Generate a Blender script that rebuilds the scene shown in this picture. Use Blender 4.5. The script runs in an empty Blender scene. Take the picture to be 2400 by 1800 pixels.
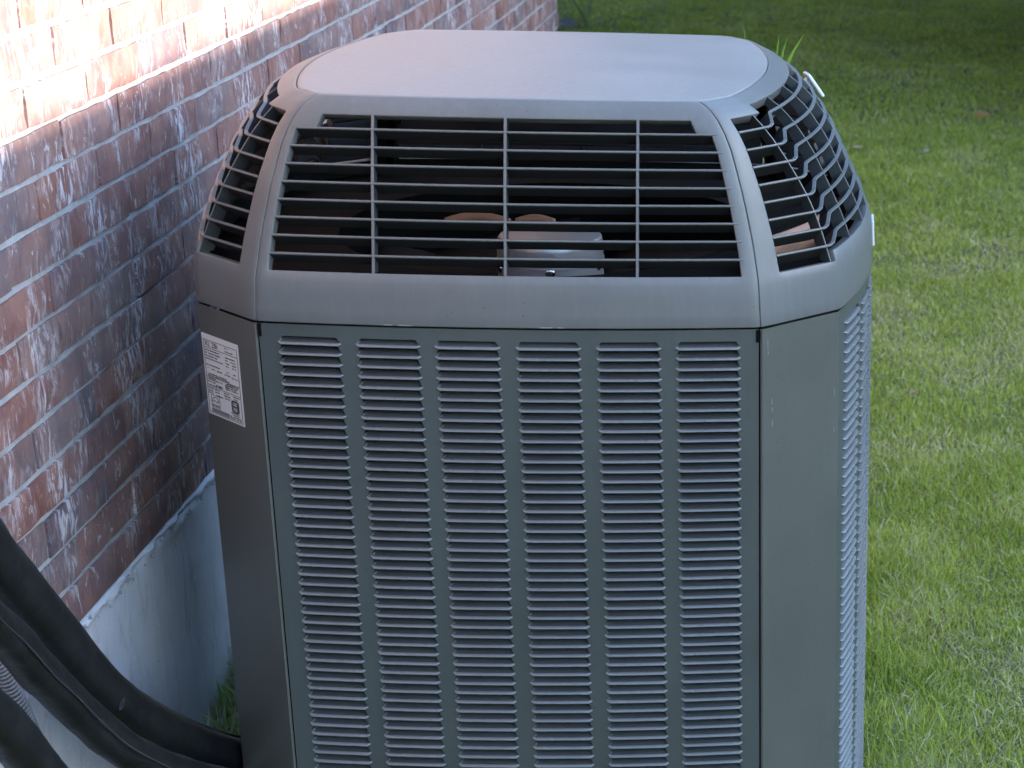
import bpy, bmesh, math, random
import numpy as np
from mathutils import Vector, Matrix, noise as mnoise
random.seed(7); rng = np.random.default_rng(7)
PI = math.pi
S = bpy.context.scene
COL = S.collection

# ------------------------------------------------------------------ camera
F_PX, YAW, PITCH, ROLL = 4478.85, -0.05385, 0.32633, 0.02822
CAM = Vector((0.46032, -2.67871, 0.78135)); PPX, PPY = 2168.73, 965.12
cam_d = bpy.data.cameras.new('camera'); cam = bpy.data.objects.new('camera', cam_d); COL.objects.link(cam)
fwd = Vector((-math.sin(YAW)*math.cos(PITCH), math.cos(YAW)*math.cos(PITCH), -math.sin(PITCH)))
rgt = Vector((math.cos(YAW), math.sin(YAW), 0)); upv = rgt.cross(fwd)
r2 = math.cos(ROLL)*rgt + math.sin(ROLL)*upv; u2 = -math.sin(ROLL)*rgt + math.cos(ROLL)*upv
M = Matrix((r2, u2, -fwd)).transposed().to_4x4(); M.translation = CAM
cam.matrix_world = M
cam_d.sensor_width = 36; cam_d.lens = F_PX/2400*36
cam_d.shift_x = (1200-PPX)/2400; cam_d.shift_y = (PPY-900)/2400
cam_d.clip_start = .05; cam_d.clip_end = 400
cam_d.dof.use_dof = True; cam_d.dof.focus_distance = 3.0; cam_d.dof.aperture_fstop = 10
S.camera = cam
def project(p):
    d = Vector(p)-CAM; z = d.dot(fwd)
    return PPX+F_PX*d.dot(r2)/z, PPY-F_PX*d.dot(u2)/z, z
# ------------------------------------------------------------------ light
SUN_EL, SUN_AZ = math.radians(15), math.radians(100)
W = bpy.data.worlds.new('World'); S.world = W; W.use_nodes = True
nt = W.node_tree; nt.nodes.clear()
sky = nt.nodes.new('ShaderNodeTexSky'); sky.sky_type = 'NISHITA'; sky.sun_disc = False
sky.sun_elevation = SUN_EL; sky.sun_rotation = SUN_AZ; sky.ozone_density = 2.0
sky.air_density = 1.0; sky.dust_density = .6
bg = nt.nodes.new('ShaderNodeBackground'); bg.inputs[1].default_value = .15
wo = nt.nodes.new('ShaderNodeOutputWorld')
nt.links.new(sky.outputs[0], bg.inputs[0]); nt.links.new(bg.outputs[0], wo.inputs[0])
sd = bpy.data.lights.new('sun', 'SUN'); sd.energy = 2.7; sd.angle = math.radians(.4); sd.color = (1, .89, .74)
sun = bpy.data.objects.new('sun', sd); COL.objects.link(sun)
sdir = Vector((math.sin(SUN_AZ)*math.cos(SUN_EL), math.cos(SUN_AZ)*math.cos(SUN_EL), math.sin(SUN_EL)))
sun.rotation_euler = sdir.to_track_quat('Z', 'Y').to_euler()
S.view_settings.view_transform = 'Standard'; S.view_settings.look = 'None'
S.view_settings.exposure = 3.45; S.view_settings.gamma = 1; S.view_settings.use_curve_mapping = False

# ------------------------------------------------------------------ helpers
def tag(o, label=None, cat=None, group=None, kind=None):
    if label: o['label'] = label
    if cat: o['category'] = cat
    if group: o['group'] = group
    if kind: o['kind'] = kind
    return o
def empty(name, loc, label, cat, group=None):
    o = bpy.data.objects.new(name, None); COL.objects.link(o); o.location = loc
    return tag(o, label, cat, group)
def link(name, me, parent=None, loc=(0, 0, 0)):
    o = bpy.data.objects.new(name, me); COL.objects.link(o); o.location = loc
    if parent: o.parent = parent
    return o
def mesh(name, verts, faces, mat=None, smooth=False):
    me = bpy.data.meshes.new(name); me.from_pydata([tuple(v) for v in verts], [], faces)
    if mat: me.materials.append(mat)
    if smooth: me.polygons.foreach_set('use_smooth', [True]*len(me.polygons))
    me.update(); return me
def fixn(me):
    bm = bmesh.new(); bm.from_mesh(me); bmesh.ops.recalc_face_normals(bm, faces=bm.faces); bm.to_mesh(me); bm.free(); return me
class MB:
    def __init__(s): s.v = []; s.f = []
    def add(s, vs, fs):
        b = len(s.v); s.v += [tuple(v) for v in vs]; s.f += [tuple(i+b for i in f) for f in fs]
    def box(s, c, d, R=None):
        vs = []
        for z in (-1, 1):
            for x, y in ((-1, -1), (1, -1), (1, 1), (-1, 1)):
                v = Vector((x*d[0]/2, y*d[1]/2, z*d[2]/2))
                if R: v = R @ v
                vs.append(v+Vector(c))
        s.add(vs, [(0, 3, 2, 1), (4, 5, 6, 7), (0, 1, 5, 4), (1, 2, 6, 5), (2, 3, 7, 6), (3, 0, 4, 7)])
    def me(s, name, mat, smooth=False): return mesh(name, s.v, s.f, mat, smooth)
def solidify(o, t, off=-1, bev=0, ang=35):
    m = o.modifiers.new('thickness', 'SOLIDIFY'); m.thickness = t; m.offset = off; m.use_even_offset = False
    if bev:
        b = o.modifiers.new('edge', 'BEVEL'); b.width = bev; b.segments = 2; b.limit_method = 'ANGLE'; b.angle_limit = math.radians(ang)
def autosmooth(me, deg=32):
    bm = bmesh.new(); bm.from_mesh(me)
    for f in bm.faces: f.smooth = True
    for e in bm.edges:
        if len(e.link_faces) == 2 and e.calc_face_angle(0) > math.radians(deg): e.smooth = False
    bm.to_mesh(me); bm.free(); return me
def tube_mesh(name, pts, rad, mat, n=16, sub=8, wob=0, seed=0, closed=True, sq=1):
    P = [Vector(p) for p in pts]; Q = []; RR = []
    rads = rad if isinstance(rad, (list, tuple)) else [rad]*len(P)
    for i in range(len(P)-1):
        a = P[max(i-1, 0)]; b = P[i]; c = P[i+1]; d = P[min(i+2, len(P)-1)]
        for k in range(sub):
            t = k/sub
            Q.append(.5*((2*b)+(c-a)*t+(2*a-5*b+4*c-d)*t*t+(3*b-a-3*c+d)*t**3)); RR.append(rads[i]*(1-t)+rads[i+1]*t)
    Q.append(P[-1]); RR.append(rads[-1])
    V = []; Fc = []; up = Vector((0.1, 0.2, 1)).normalized()
    for i, q in enumerate(Q):
        tg = (Q[min(i+1, len(Q)-1)]-Q[max(i-1, 0)]).normalized()
        sx = tg.cross(up).normalized(); sy = sx.cross(tg)
        up = sy
        for k in range(n):
            a = 2*PI*k/n
            w = 1+wob*mnoise.noise(Vector((q.x*18+seed, q.y*18+k*.35, q.z*18+math.cos(a)*1.5)))
            V.append(q+(sx*math.cos(a)+sy*math.sin(a)*sq)*RR[i]*w)
    for i in range(len(Q)-1):
        for k in range(n):
            Fc.append((i*n+k, i*n+(k+1) % n, (i+1)*n+(k+1) % n, (i+1)*n+k))
    if closed:
        Fc.append(tuple(range(n-1, -1, -1))); Fc.append(tuple((len(Q)-1)*n+k for k in range(n)))
    return fixn(mesh(name, V, Fc, mat, True)), Q

# ------------------------------------------------------------------ materials
class NT:
    def __init__(s, name):
        s.m = bpy.data.materials.new(name); s.m.use_nodes = True; s.t = s.m.node_tree
        s.b = s.t.nodes['Principled BSDF']
    def n(s, ty, **kw):
        x = s.t.nodes.new(ty)
        for k, v in kw.items():
            if k.startswith('i_'): x.inputs[k[2:].replace('_', ' ')].default_value = v
            else: setattr(x, k, v)
        return x
    def l(s, a, b): s.t.links.new(a, b)
    def coords(s, scale=(1, 1, 1), src='geo'):
        if src == 'geo': g = s.n('ShaderNodeNewGeometry').outputs['Position']
        else: g = s.n('ShaderNodeTexCoord').outputs['Object']
        mp = s.n('ShaderNodeMapping'); mp.inputs['Scale'].default_value = scale; s.l(g, mp.inputs[0]); return mp.outputs[0]
    def noise(s, vec, scale, detail=4, rough=.55, dist=0):
        x = s.n('ShaderNodeTexNoise'); x.inputs['Scale'].default_value = scale; x.inputs['Detail'].default_value = detail
        x.inputs['Roughness'].default_value = rough; x.inputs['Distortion'].default_value = dist; s.l(vec, x.inputs['Vector']); return x.outputs[0]
    def ramp(s, fac, stops):
        r = s.n('ShaderNodeValToRGB'); e = r.color_ramp.elements
        while len(e) < len(stops): e.new(.5)
        for i, (p, c) in enumerate(stops):
            e[i].position = p; e[i].color = (c[0], c[1], c[2], 1) if not isinstance(c, (int, float)) else (c, c, c, 1)
        s.l(fac, r.inputs[0]); return r.outputs[0]
    def mix(s, f, a, b, mode='MIX'):
        x = s.n('ShaderNodeMix', data_type='RGBA', blend_type=mode)
        for sock, v in ((x.inputs[0], f), (x.inputs[6], a), (x.inputs[7], b)):
            if isinstance(v, bpy.types.NodeSocket): s.l(v, sock)
            else: sock.default_value = v if isinstance(v, (int, float)) else (v[0], v[1], v[2], 1)
        return x.outputs[2]
    def bump(s, h, strength=.3, dist=.002, prev=None):
        b = s.n('ShaderNodeBump'); b.inputs['Strength'].default_value = strength; b.inputs['Distance'].default_value = dist
        s.l(h, b.inputs['Height'])
        if prev: s.l(prev, b.inputs['Normal'])
        return b.outputs[0]
    def col(s, c):
        if isinstance(c, bpy.types.NodeSocket): s.l(c, s.b.inputs['Base Color'])
        else: s.b.inputs['Base Color'].default_value = (c[0], c[1], c[2], 1)
def simple(name, c, rough=.6, metal=0, spec=None):
    m = NT(name); m.col(c); m.b.inputs['Roughness'].default_value = rough; m.b.inputs['Metallic'].default_value = metal
    if spec is not None: m.b.inputs['Specular IOR Level'].default_value = spec
    return m.m
def paint(name, c, rough=.42, dust=.12, peel=.04, spec=.5):
    m = NT(name); v = m.coords()
    big = m.noise(v, 5, 5, .6); streak = m.noise(m.coords((30, 30, 2.2)), 3, 4, .6); fine = m.noise(v, 900, 2)
    sp = m.ramp(m.noise(v, 240, 2, .5), [(.72, 0), (.76, 1)])
    c2 = tuple(x*1.25+.02 for x in c); c1 = tuple(x*.86 for x in c)
    base = m.mix(m.ramp(big, [(.35, 0), (.7, 1)]), c1, c)
    base = m.mix(m.ramp(streak, [(.5, 0), (.8, dust*2)]), base, c2)
    base = m.mix(m.mix(.5, (0, 0, 0), sp, 'MULTIPLY'), base, (.42, .4, .36))
    blot = m.ramp(m.noise(m.coords((1, 1, .6)), 26, 6, .72, .5), [(.56, 0), (.72, .30)]); base = m.mix(blot, base, tuple(x*.62 for x in c))
    pin = m.ramp(m.noise(v, 155, 2, .5), [(.735, 0), (.76, .8)]); base = m.mix(pin, base, (.03, .028, .025))
    m.col(base)
    rr = m.n('ShaderNodeMapRange'); m.l(big, rr.inputs[0]); rr.inputs[3].default_value = rough-.07; rr.inputs[4].default_value = rough+.1
    m.l(rr.outputs[0], m.b.inputs['Roughness']); m.b.inputs['Specular IOR Level'].default_value = spec
    m.l(m.bump(fine, peel, .0006, m.bump(big, .06, .004)), m.b.inputs['Normal'])
    return m.m
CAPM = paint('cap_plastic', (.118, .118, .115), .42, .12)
LIDM = paint('lid_plastic', (.205, .200, .193), .46, .2)  # same plastic as the cap, lightened to imitate skylight on the top
BLADEP = simple('slat_underside', (.010, .011, .012), .6)  # shade painted into the slat's lower faces; its edge keeps the cap colour
RIBM = simple('rib_side', (.035, .037, .038), .5)  # rib sides darkened to imitate shade; fronts keep the cap colour
BODYM = paint('body_steel', (.064, .071, .068), .36, .06)
POSTM = paint('post_steel', (.084, .085, .074), .38, .06)
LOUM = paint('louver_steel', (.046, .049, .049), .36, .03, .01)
LIPM = paint('louver_lip', (.14, .143, .143), .25, .03, .01)  # sky highlight painted onto the lip faces; same steel as the slat
INNER_SHADE = simple('inner_grime', (.004, .0045, .0045), .8)  # interior shade painted near-black on the inner faces of the cap
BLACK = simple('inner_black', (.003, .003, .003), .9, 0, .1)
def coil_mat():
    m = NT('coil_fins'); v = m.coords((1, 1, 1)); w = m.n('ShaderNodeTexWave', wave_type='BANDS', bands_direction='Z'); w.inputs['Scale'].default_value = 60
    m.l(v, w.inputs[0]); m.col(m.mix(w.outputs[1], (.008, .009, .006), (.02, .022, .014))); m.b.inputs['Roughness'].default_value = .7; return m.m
COIL = coil_mat()
MOTORM = NT('motor_aluminium'); MOTORM.col(MOTORM.mix(MOTORM.noise(MOTORM.coords((8, 8, 60)), 3, 4), (.36, .36, .37), (.46, .46, .46)))
MOTORM.b.inputs['Roughness'].default_value = .35; MOTORM.b.inputs['Metallic'].default_value = .6; MOTORM = MOTORM.m
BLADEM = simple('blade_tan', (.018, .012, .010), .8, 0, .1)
SCREW = simple('screw_steel', (.6, .6, .6), .25, 1)

# ------------------------------------------------------------------ unit outline
T = np.array([[0, .363, 0, .478, .105, .531], [.06, .360, .005, .475, .107, .530], [.074, .3585, .009, .472, .1075, .527], [.09, .356, .013, .467, .110, .5215],
 [.118, .352, .018, .458, .113, .511], [.144, .3465, .024, .448, .117, .4985], [.17, .341, .029, .437, .120, .4855], [.196, .335, .034, .424, .123, .474],
 [.222, .328, .041, .409, .125, .4625], [.248, .321, .048, .392, .127, .4455], [.271, .312, .0535, .374, .129, .428], [.290, .302, .0595, .356, .130, .408],
 [.302, .2925, .066, .340, .131, .392], [.3085, .284, .0735, .327, .1315, .377], [.3125, .277, .079, .319, .132, .365], [.3137, .273, .081, .314, .132, .3585]])
DEP = .865; CY = DEP/2
def params(z):
    return [float(np.interp(z, T[:, 0], T[:, i])) for i in range(1, 6)]
def bowf(z): return float(np.interp(z, [0, .3137], [.0205, .009]))
NF, NC, NS = 64, 14, 56
FU = sorted(set([round(i/NF, 5) for i in range(NF+1)] + [round(.5+s*k/2, 5) for s in (-1, 1) for k in (.945, .865)]))
CU = sorted(set([round(i/NC, 5) for i in range(NC+1)] + [.27]))
SU = sorted(set([round(i/NS, 5) for i in range(NS+1)]))
def seg_list():
    L = []
    for u in FU[:-1]: L.append(('F', u))
    for u in CU[:-1]: L.append(('CR', u))
    for u in SU[:-1]: L.append(('SR', u))
    for u in reversed(CU[1:]): L.append(('CRB', u))
    for u in FU[:-1]: L.append(('B', u))
    for u in CU[:-1]: L.append(('CLB', u))
    for u in SU[:-1]: L.append(('SL', u))
    for u in reversed(CU[1:]): L.append(('CL', u))
    return L
SEGS = seg_list()
def raw(seg, u, z):
    Fx, Fy, Cx, Cy, Mx = params(z); b = bowf(z)
    if seg == 'F': return (-Fx+2*Fx*u, Fy-b*(1-(2*u-1)**2))
    if seg == 'B': return (Fx-2*Fx*u, DEP-Fy+b*(1-(2*u-1)**2))
    if seg == 'CR': return (Fx+(Cx-Fx)*u, Fy+(Cy-Fy)*u)
    if seg == 'CRB': return (Fx+(Cx-Fx)*u, DEP-Fy-(Cy-Fy)*u)
    if seg == 'CL': return (-Fx-(Cx-Fx)*u, Fy+(Cy-Fy)*u)
    if seg == 'CLB': return (-Fx-(Cx-Fx)*u, DEP-Fy-(Cy-Fy)*u)
    y = Cy+(DEP-2*Cy)*u
    x = Cx+(Mx-Cx)*(1-(2*u-1)**2)
    if seg == 'SR': return (x, y)
    return (-x, DEP-y)
def loop(z, inset=0):
    p = np.array([raw(s, u, z) for s, u in SEGS])
    sig = np.interp(z, [-1, .05, .25, .3137], [.55, .7, 1.3, 2.0])
    K = int(4*sig)+1; w = np.exp(-.5*(np.arange(-K, K+1)/sig)**2); w /= w.sum()
    q = sum(w[i+K]*np.roll(p, -i, 0) for i in range(-K, K+1))
    tg = np.roll(q, -1, 0)-np.roll(q, 1, 0); tg /= np.linalg.norm(tg, axis=1)[:, None]
    n = np.stack([tg[:, 1], -tg[:, 0]], 1)
    return q-n*inset, n
NL = len(SEGS); IDX = {s: [i for i, (a, u) in enumerate(SEGS) if a == s] for s in ('F', 'CR', 'SR', 'CRB', 'B', 'CLB', 'SL', 'CL')}
_lc = {}
def loopc(z):
    k = round(z, 5)
    if k not in _lc: _lc[k] = loop(z)
    return _lc[k]

UNIT = empty('air_conditioner', (0, CY, -.99), 'tall grey outdoor air conditioner with louvered sides and domed grille top beside the brick wall', 'air conditioner')
def part(name, me, parent, loc=None):
    o = link(name, me, parent)
    if parent is UNIT: o.location = -Vector(UNIT.location)
    return o
# ---- cap shell
ZK = [0, .02, .04, .06, .074, .09, .11, .13, .15, .17, .19, .21, .23, .25, .271, .290, .296, .302, .3055, .3085, .311, .3125, .3137]
def is_open(seg, um, zm):
    if seg in ('F', 'B'):
        a = abs(2*um-1)
        return .074 < zm < .290 and (a < .945 if zm < .271 else a < .865)
    if seg in ('CR', 'CRB', 'CL', 'CLB'): return um > .27 and .074 < zm < .290
    return .09 < zm < .302
def cap_part(name, segs_pred, mat, lab=None):
    V = []; Fc = []; vid = {}
    def vert(i, k):
        key = (i % NL, k)
        if key not in vid:
            z = ZK[k]; q, n = loopc(z); vid[key] = len(V); V.append((q[i % NL][0], q[i % NL][1], z))
        return vid[key]
    for i in range(NL):
        s, u = SEGS[i]; s2, u2_ = SEGS[(i+1) % NL]
        if s in ('F', 'B', 'SR', 'SL', 'CR', 'CLB'): um = u+.004
        else: um = u-.004
        if not segs_pred(s): continue
        for k in range(len(ZK)-1):
            if is_open(s, um, (ZK[k]+ZK[k+1])/2): continue
            Fc.append((vert(i, k), vert(i+1, k), vert(i+1, k+1), vert(i, k+1)))
    me = autosmooth(mesh(name, V, Fc, mat), 40)
    o = part(name, me, UNIT); solidify(o, .018, -1)
    o.data.materials.append(INNER_SHADE); o.modifiers[0].material_offset = 1; o.modifiers[0].material_offset_rim = 0
    b = o.modifiers.new('edge', 'BEVEL'); b.width = .0011; b.segments = 2; b.limit_method = 'ANGLE'; b.angle_limit = math.radians(50)
    if lab: o['label'] = lab
    return o
def shrink_seam(o, amt=.0009):
    # pull the open side borders back a little so panels keep a dark seam between them
    me = o.data; bm = bmesh.new(); bm.from_mesh(me)
    cx = 1 if False else 0
    bm.free()
front_cap = cap_part('front_grille_panel', lambda s: s == 'F', CAPM)
back_cap = cap_part('rear_grille_panel', lambda s: s == 'B', CAPM)
right_cap = cap_part('right_grille_shell', lambda s: s in ('CR', 'SR', 'CRB'), CAPM)
left_cap = cap_part('left_grille_shell', lambda s: s in ('CL', 'SL', 'CLB'), CAPM)
for o in (front_cap, back_cap):                       # seam: narrow the panels by about a millimetre each side
    for v in o.data.vertices:
        Fx = params(v.co.z)[0]
        if abs(v.co.x) > Fx-.006: v.co.x -= math.copysign(.0013, v.co.x)
# ---- lid
def lid():
    q, n = loop(.3137, .0016); V = []; Fc = []; rings = [1, .985, .95, .88, .75, .55, .3]
    c = np.array([0, CY])
    for r in rings:
        for p in q:
            a = c+(p-c)*r; V.append((a[0], a[1], .3139-(.0007 if r == 1 else 0)+.0065*(1-r*r)))
    for k in range(len(rings)-1):
        for i in range(NL): Fc.append((k*NL+i, k*NL+(i+1) % NL, (k+1)*NL+(i+1) % NL, (k+1)*NL+i))
    V.append((0, CY, .3139+.0065)); b = (len(rings)-1)*NL
    for i in range(NL): Fc.append((b+i, b+(i+1) % NL, len(V)-1))
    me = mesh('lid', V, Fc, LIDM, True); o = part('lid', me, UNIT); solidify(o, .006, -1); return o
lid()
# black lining under the seams
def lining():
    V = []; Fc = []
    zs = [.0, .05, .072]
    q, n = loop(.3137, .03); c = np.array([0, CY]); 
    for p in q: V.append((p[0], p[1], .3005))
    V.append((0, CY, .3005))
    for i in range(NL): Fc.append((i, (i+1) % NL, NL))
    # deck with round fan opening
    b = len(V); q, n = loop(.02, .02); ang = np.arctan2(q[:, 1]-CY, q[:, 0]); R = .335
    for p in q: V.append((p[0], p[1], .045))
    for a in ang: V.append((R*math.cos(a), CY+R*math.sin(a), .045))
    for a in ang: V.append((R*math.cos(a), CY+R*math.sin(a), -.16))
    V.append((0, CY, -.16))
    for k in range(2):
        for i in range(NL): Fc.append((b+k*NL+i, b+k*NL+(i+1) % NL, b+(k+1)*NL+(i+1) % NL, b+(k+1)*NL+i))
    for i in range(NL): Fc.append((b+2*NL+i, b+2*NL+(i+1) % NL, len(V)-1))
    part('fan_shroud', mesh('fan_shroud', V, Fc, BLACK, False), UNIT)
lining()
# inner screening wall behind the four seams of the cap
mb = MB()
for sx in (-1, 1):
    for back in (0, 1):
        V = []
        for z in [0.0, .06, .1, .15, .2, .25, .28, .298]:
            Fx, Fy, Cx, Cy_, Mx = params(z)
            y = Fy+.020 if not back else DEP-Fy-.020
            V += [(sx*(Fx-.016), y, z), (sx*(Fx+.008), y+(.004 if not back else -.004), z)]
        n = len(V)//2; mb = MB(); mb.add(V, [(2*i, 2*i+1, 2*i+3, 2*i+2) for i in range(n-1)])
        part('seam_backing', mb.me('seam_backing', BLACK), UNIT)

# ---- grille slats
ZS = [.271, .2465, .2222, .1975, .1728, .148, .123, .0975]
def sweep_slat(path, z_of, name, mat, depth=.022, drop=.0190, th=.0028):
    # path: list of (loop index); z_of: heights
    V = []; Fc = []
    for i, z in zip(path, z_of):
        q, n = loopc(z); p = q[i % NL]; nn = n[i % NL]
        for din, dz in ((-.0002, th*.55), (-.0008, 0), (-.0002, -th*.5), (.002, -th*.9), (depth, -drop-th*.6), (depth, -drop+th*.5), (.0050, th*.35)):
            V.append((p[0]-nn[0]*din, p[1]-nn[1]*din, z+dz))
    m = 7
    for k in range(len(path)-1):
        for j in range(m): Fc.append((k*m+j, k*m+(j+1) % m, (k+1)*m+(j+1) % m, (k+1)*m+j))
    Fc.append(tuple(range(m))); Fc.append(tuple(range(len(path)*m-1, (len(path)-1)*m-1, -1)))
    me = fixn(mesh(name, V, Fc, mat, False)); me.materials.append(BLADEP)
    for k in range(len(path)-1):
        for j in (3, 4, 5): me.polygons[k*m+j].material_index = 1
    return me
def add_slats():
    fi = [i for i in IDX['F'] if abs(2*SEGS[i][1]-1) <= .955]
    for z in ZS:
        link('grille_slat', sweep_slat(fi, [z]*len(fi), 'grille_slat', CAPM, .020, .0158), front_cap)
    bi = [i for i in IDX['B'] if abs(2*SEGS[i][1]-1) <= .955]
    for z in ZS: link('grille_slat', sweep_slat(bi, [z]*len(bi), 'grille_slat', CAPM, .024, .0225), back_cap)
    for sh, segs in ((right_cap, ('CR', 'SR', 'CRB')), (left_cap, ('CLB', 'SL', 'CL'))):
        ids = [i for s in segs for i in IDX[s]]
        ids = [i for i in ids if not (SEGS[i][0][0] == 'C' and SEGS[i][1] < .26)]
        for z in ZS:
            zz = []
            for i in ids:
                s, u = SEGS[i]
                if s[0] == 'S': zz.append(z+.0150*min(1, max(0, (min(u, 1-u)-.012)/.045)))
                else: zz.append(z)
            link('grille_slat', sweep_slat(ids, zz, 'grille_slat', CAPM), sh)
add_slats()
def at_u(seg, u, z):
    ids = IDX[seg]; us = [SEGS[i][1] for i in ids]; q, n = loopc(z)
    o = np.argsort(us); us = np.array(us)[o]; Q = q[np.array(ids)[o]]; N = n[np.array(ids)[o]]
    p = np.array([np.interp(u, us, Q[:, k]) for k in (0, 1)]); m = np.array([np.interp(u, us, N[:, k]) for k in (0, 1)])
    return p, m/np.linalg.norm(m)
def mullion(seg, uf, z0, z1, parent, w=.0036, depth=.019, out=.0004):
    V = []; Fc = []; zs = np.linspace(z0, z1, 14)
    for z in zs:
        p, n = at_u(seg, uf(z), z); t = np.array([-n[1], n[0]])
        for a, b in ((-w/2, out-.001), (-w/3, out), (w/3, out), (w/2, out-.001), (w/2, -depth), (-w/2, -depth)):
            V.append((p[0]+t[0]*a+n[0]*b, p[1]+t[1]*a+n[1]*b, z))
    m = 6
    for k in range(len(zs)-1):
        for j in range(m): Fc.append((k*m+j, k*m+(j+1) % m, (k+1)*m+(j+1) % m, (k+1)*m+j))
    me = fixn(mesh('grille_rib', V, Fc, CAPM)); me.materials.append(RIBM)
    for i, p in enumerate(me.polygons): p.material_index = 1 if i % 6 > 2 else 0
    link('grille_rib', me, parent)
for xx in (-.189, -.002, .185):
    mullion('F', lambda z: .5+xx/(2*params(z)[0]), .0725, .2915, front_cap, w=.0042)
    mullion('B', lambda z: .5+xx/(2*params(z)[0]), .0725, .2915, back_cap, w=.0042)
for sh, c1, s_, c2 in ((right_cap, 'CR', 'SR', 'CRB'), (left_cap, 'CL', 'SL', 'CLB')):
    for u in (.14, .32, .5, .68, .86): mullion(s_, lambda z: u, .0885, .303, sh, w=.0022, out=-.0016, depth=.024)
    for c in (c1, c2): mullion(c, lambda z: float(np.interp(z, [.074, .29], [.985, .83])), .073, .291, sh, w=.0022, depth=.024, out=-.0016)
# ---- fan
fan = empty('fan', (0, 0, 0), None, None); del fan
hubm = MB()
def lathe(prof, n=40, cx=0, cy=0):
    V = []; Fc = []
    for r, z in prof:
        for k in range(n): V.append((cx+r*math.cos(2*PI*k/n), cy+r*math.sin(2*PI*k/n), z))
    for j in range(len(prof)-1):
        for k in range(n): Fc.append((j*n+k, j*n+(k+1) % n, (j+1)*n+(k+1) % n, (j+1)*n+k))
    return V, Fc
V, Fc = lathe([(.0, .0335), (.07, .0335), (.082, .032), (.085, .028), (.0862, .020), (.0862, -.004), (.0875, -.005), (.0875, -.0085), (.0862, -.0095), (.0862, -.10), (0, -.10)], 48, 0, .42)
motor = part('fan_motor', autosmooth(mesh('fan_motor', V, Fc, MOTORM), 30), UNIT)
V, Fc = [], []
mb = MB()
for a in (-PI/2+.13, -PI/2+1.25, -PI/2-1.1):
    R = Matrix.Rotation(a, 3, 'Z')
    vs, fs = lathe([(.0001, .0), (.006, .0005), (.008, -.001), (.008, -.003)], 12)
    vs = [R @ (Matrix.Rotation(PI/2, 3, 'Y') @ Vector(v))+R @ Vector((.0885, 0, 0))+Vector((0, .42, -.016 if a < -1.5 else -.012)) for v in vs]
    mb.add(vs, fs)
link('motor_screws', mb.me('motor_screws', SCREW, True), motor)
def blade(ang):
    V = []; Fc = []; nr, na = 8, 7
    for i in range(nr):
        r = .075+(.318-.075)*i/(nr-1); wdt = .55+.55*math.sin(min(1, i/(nr-1)*1.15)*PI*.62)
        for j in range(na):
            t = j/(na-1)-.5; a = ang+t*wdt*.95+.10*i/(nr-1)
            z = -.075-t*.05+.035*(i/(nr-1))
            V.append((r*math.cos(a), CY+r*math.sin(a), z))
    for i in range(nr-1):
        for j in range(na-1): Fc.append((i*na+j, i*na+j+1, (i+1)*na+j+1, (i+1)*na+j))
    o = part('fan_blade', mesh('fan_blade', V, Fc, BLADEM, True), UNIT); solidify(o, .003, 0)
for a in (-.55, .71, 1.96, 3.22, 4.48): blade(a)

TAN = simple('copper_tan', (.36, .20, .13), .5)
def plate(name, pts, w, th=.003):
    V = []; Fc = []
    for (x, y, z) in pts: V += [(x, y, z-w/2), (x, y, z+w/2)]
    for i in range(len(pts)-1): Fc.append((2*i, 2*i+2, 2*i+3, 2*i+1))
    o = part(name, mesh(name, V, Fc, TAN, True), UNIT); solidify(o, th, 0); return o
plate('fan_bracket', [(.442-.115*(1-t)**2, .13+.21*t, .068+.006*math.sin(3*t)) for t in [k/9 for k in range(10)]], .046)
plate('fan_bracket', [(-.215+.115*t, .64, -.004+.012*math.sin(PI*t)) for t in [k/9 for k in range(10)]], .020)
plate('fan_bracket', [(-.092+.07*t, .64, -.002+.008*math.sin(PI*t)) for t in [k/9 for k in range(10)]], .018)
# ---- body
ZT, ZB = -.0034, -.985
def plan(seg, s):
    """point and outward normal on a body face; s in metres from its middle"""
    if seg == 'F':
        b, h = .0205, .363; x = s; y = -b*(1-(x/h)**2)+.003; n = Vector((-(-2*b*x/h/h)*-1, -1, 0))
        n = Vector((2*b*x/h/h, -1, 0)).normalized(); return Vector((x, y, 0)), n
    if seg == 'B':
        p, n = plan('F', -s); return Vector((-p.x*-1 if False else -(-s)*-1*1, DEP-p.y, 0)), Vector((n.x, -n.y, 0))
    h = .3275; b = .053 if seg == 'R' else .006; x = .478+b*(1-(s/h)**2)-(.003 if seg == 'R' else .006); n = Vector((1, 2*b*s/h/h, 0)).normalized()
    if seg == 'R': return Vector((x, CY+s, 0)), n
    return Vector((-x, CY+s, 0)), Vector((-n.x, n.y, 0))
PITCHZ = .01575; Z0 = -.01645; ZTOPROW = -.0212
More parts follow.
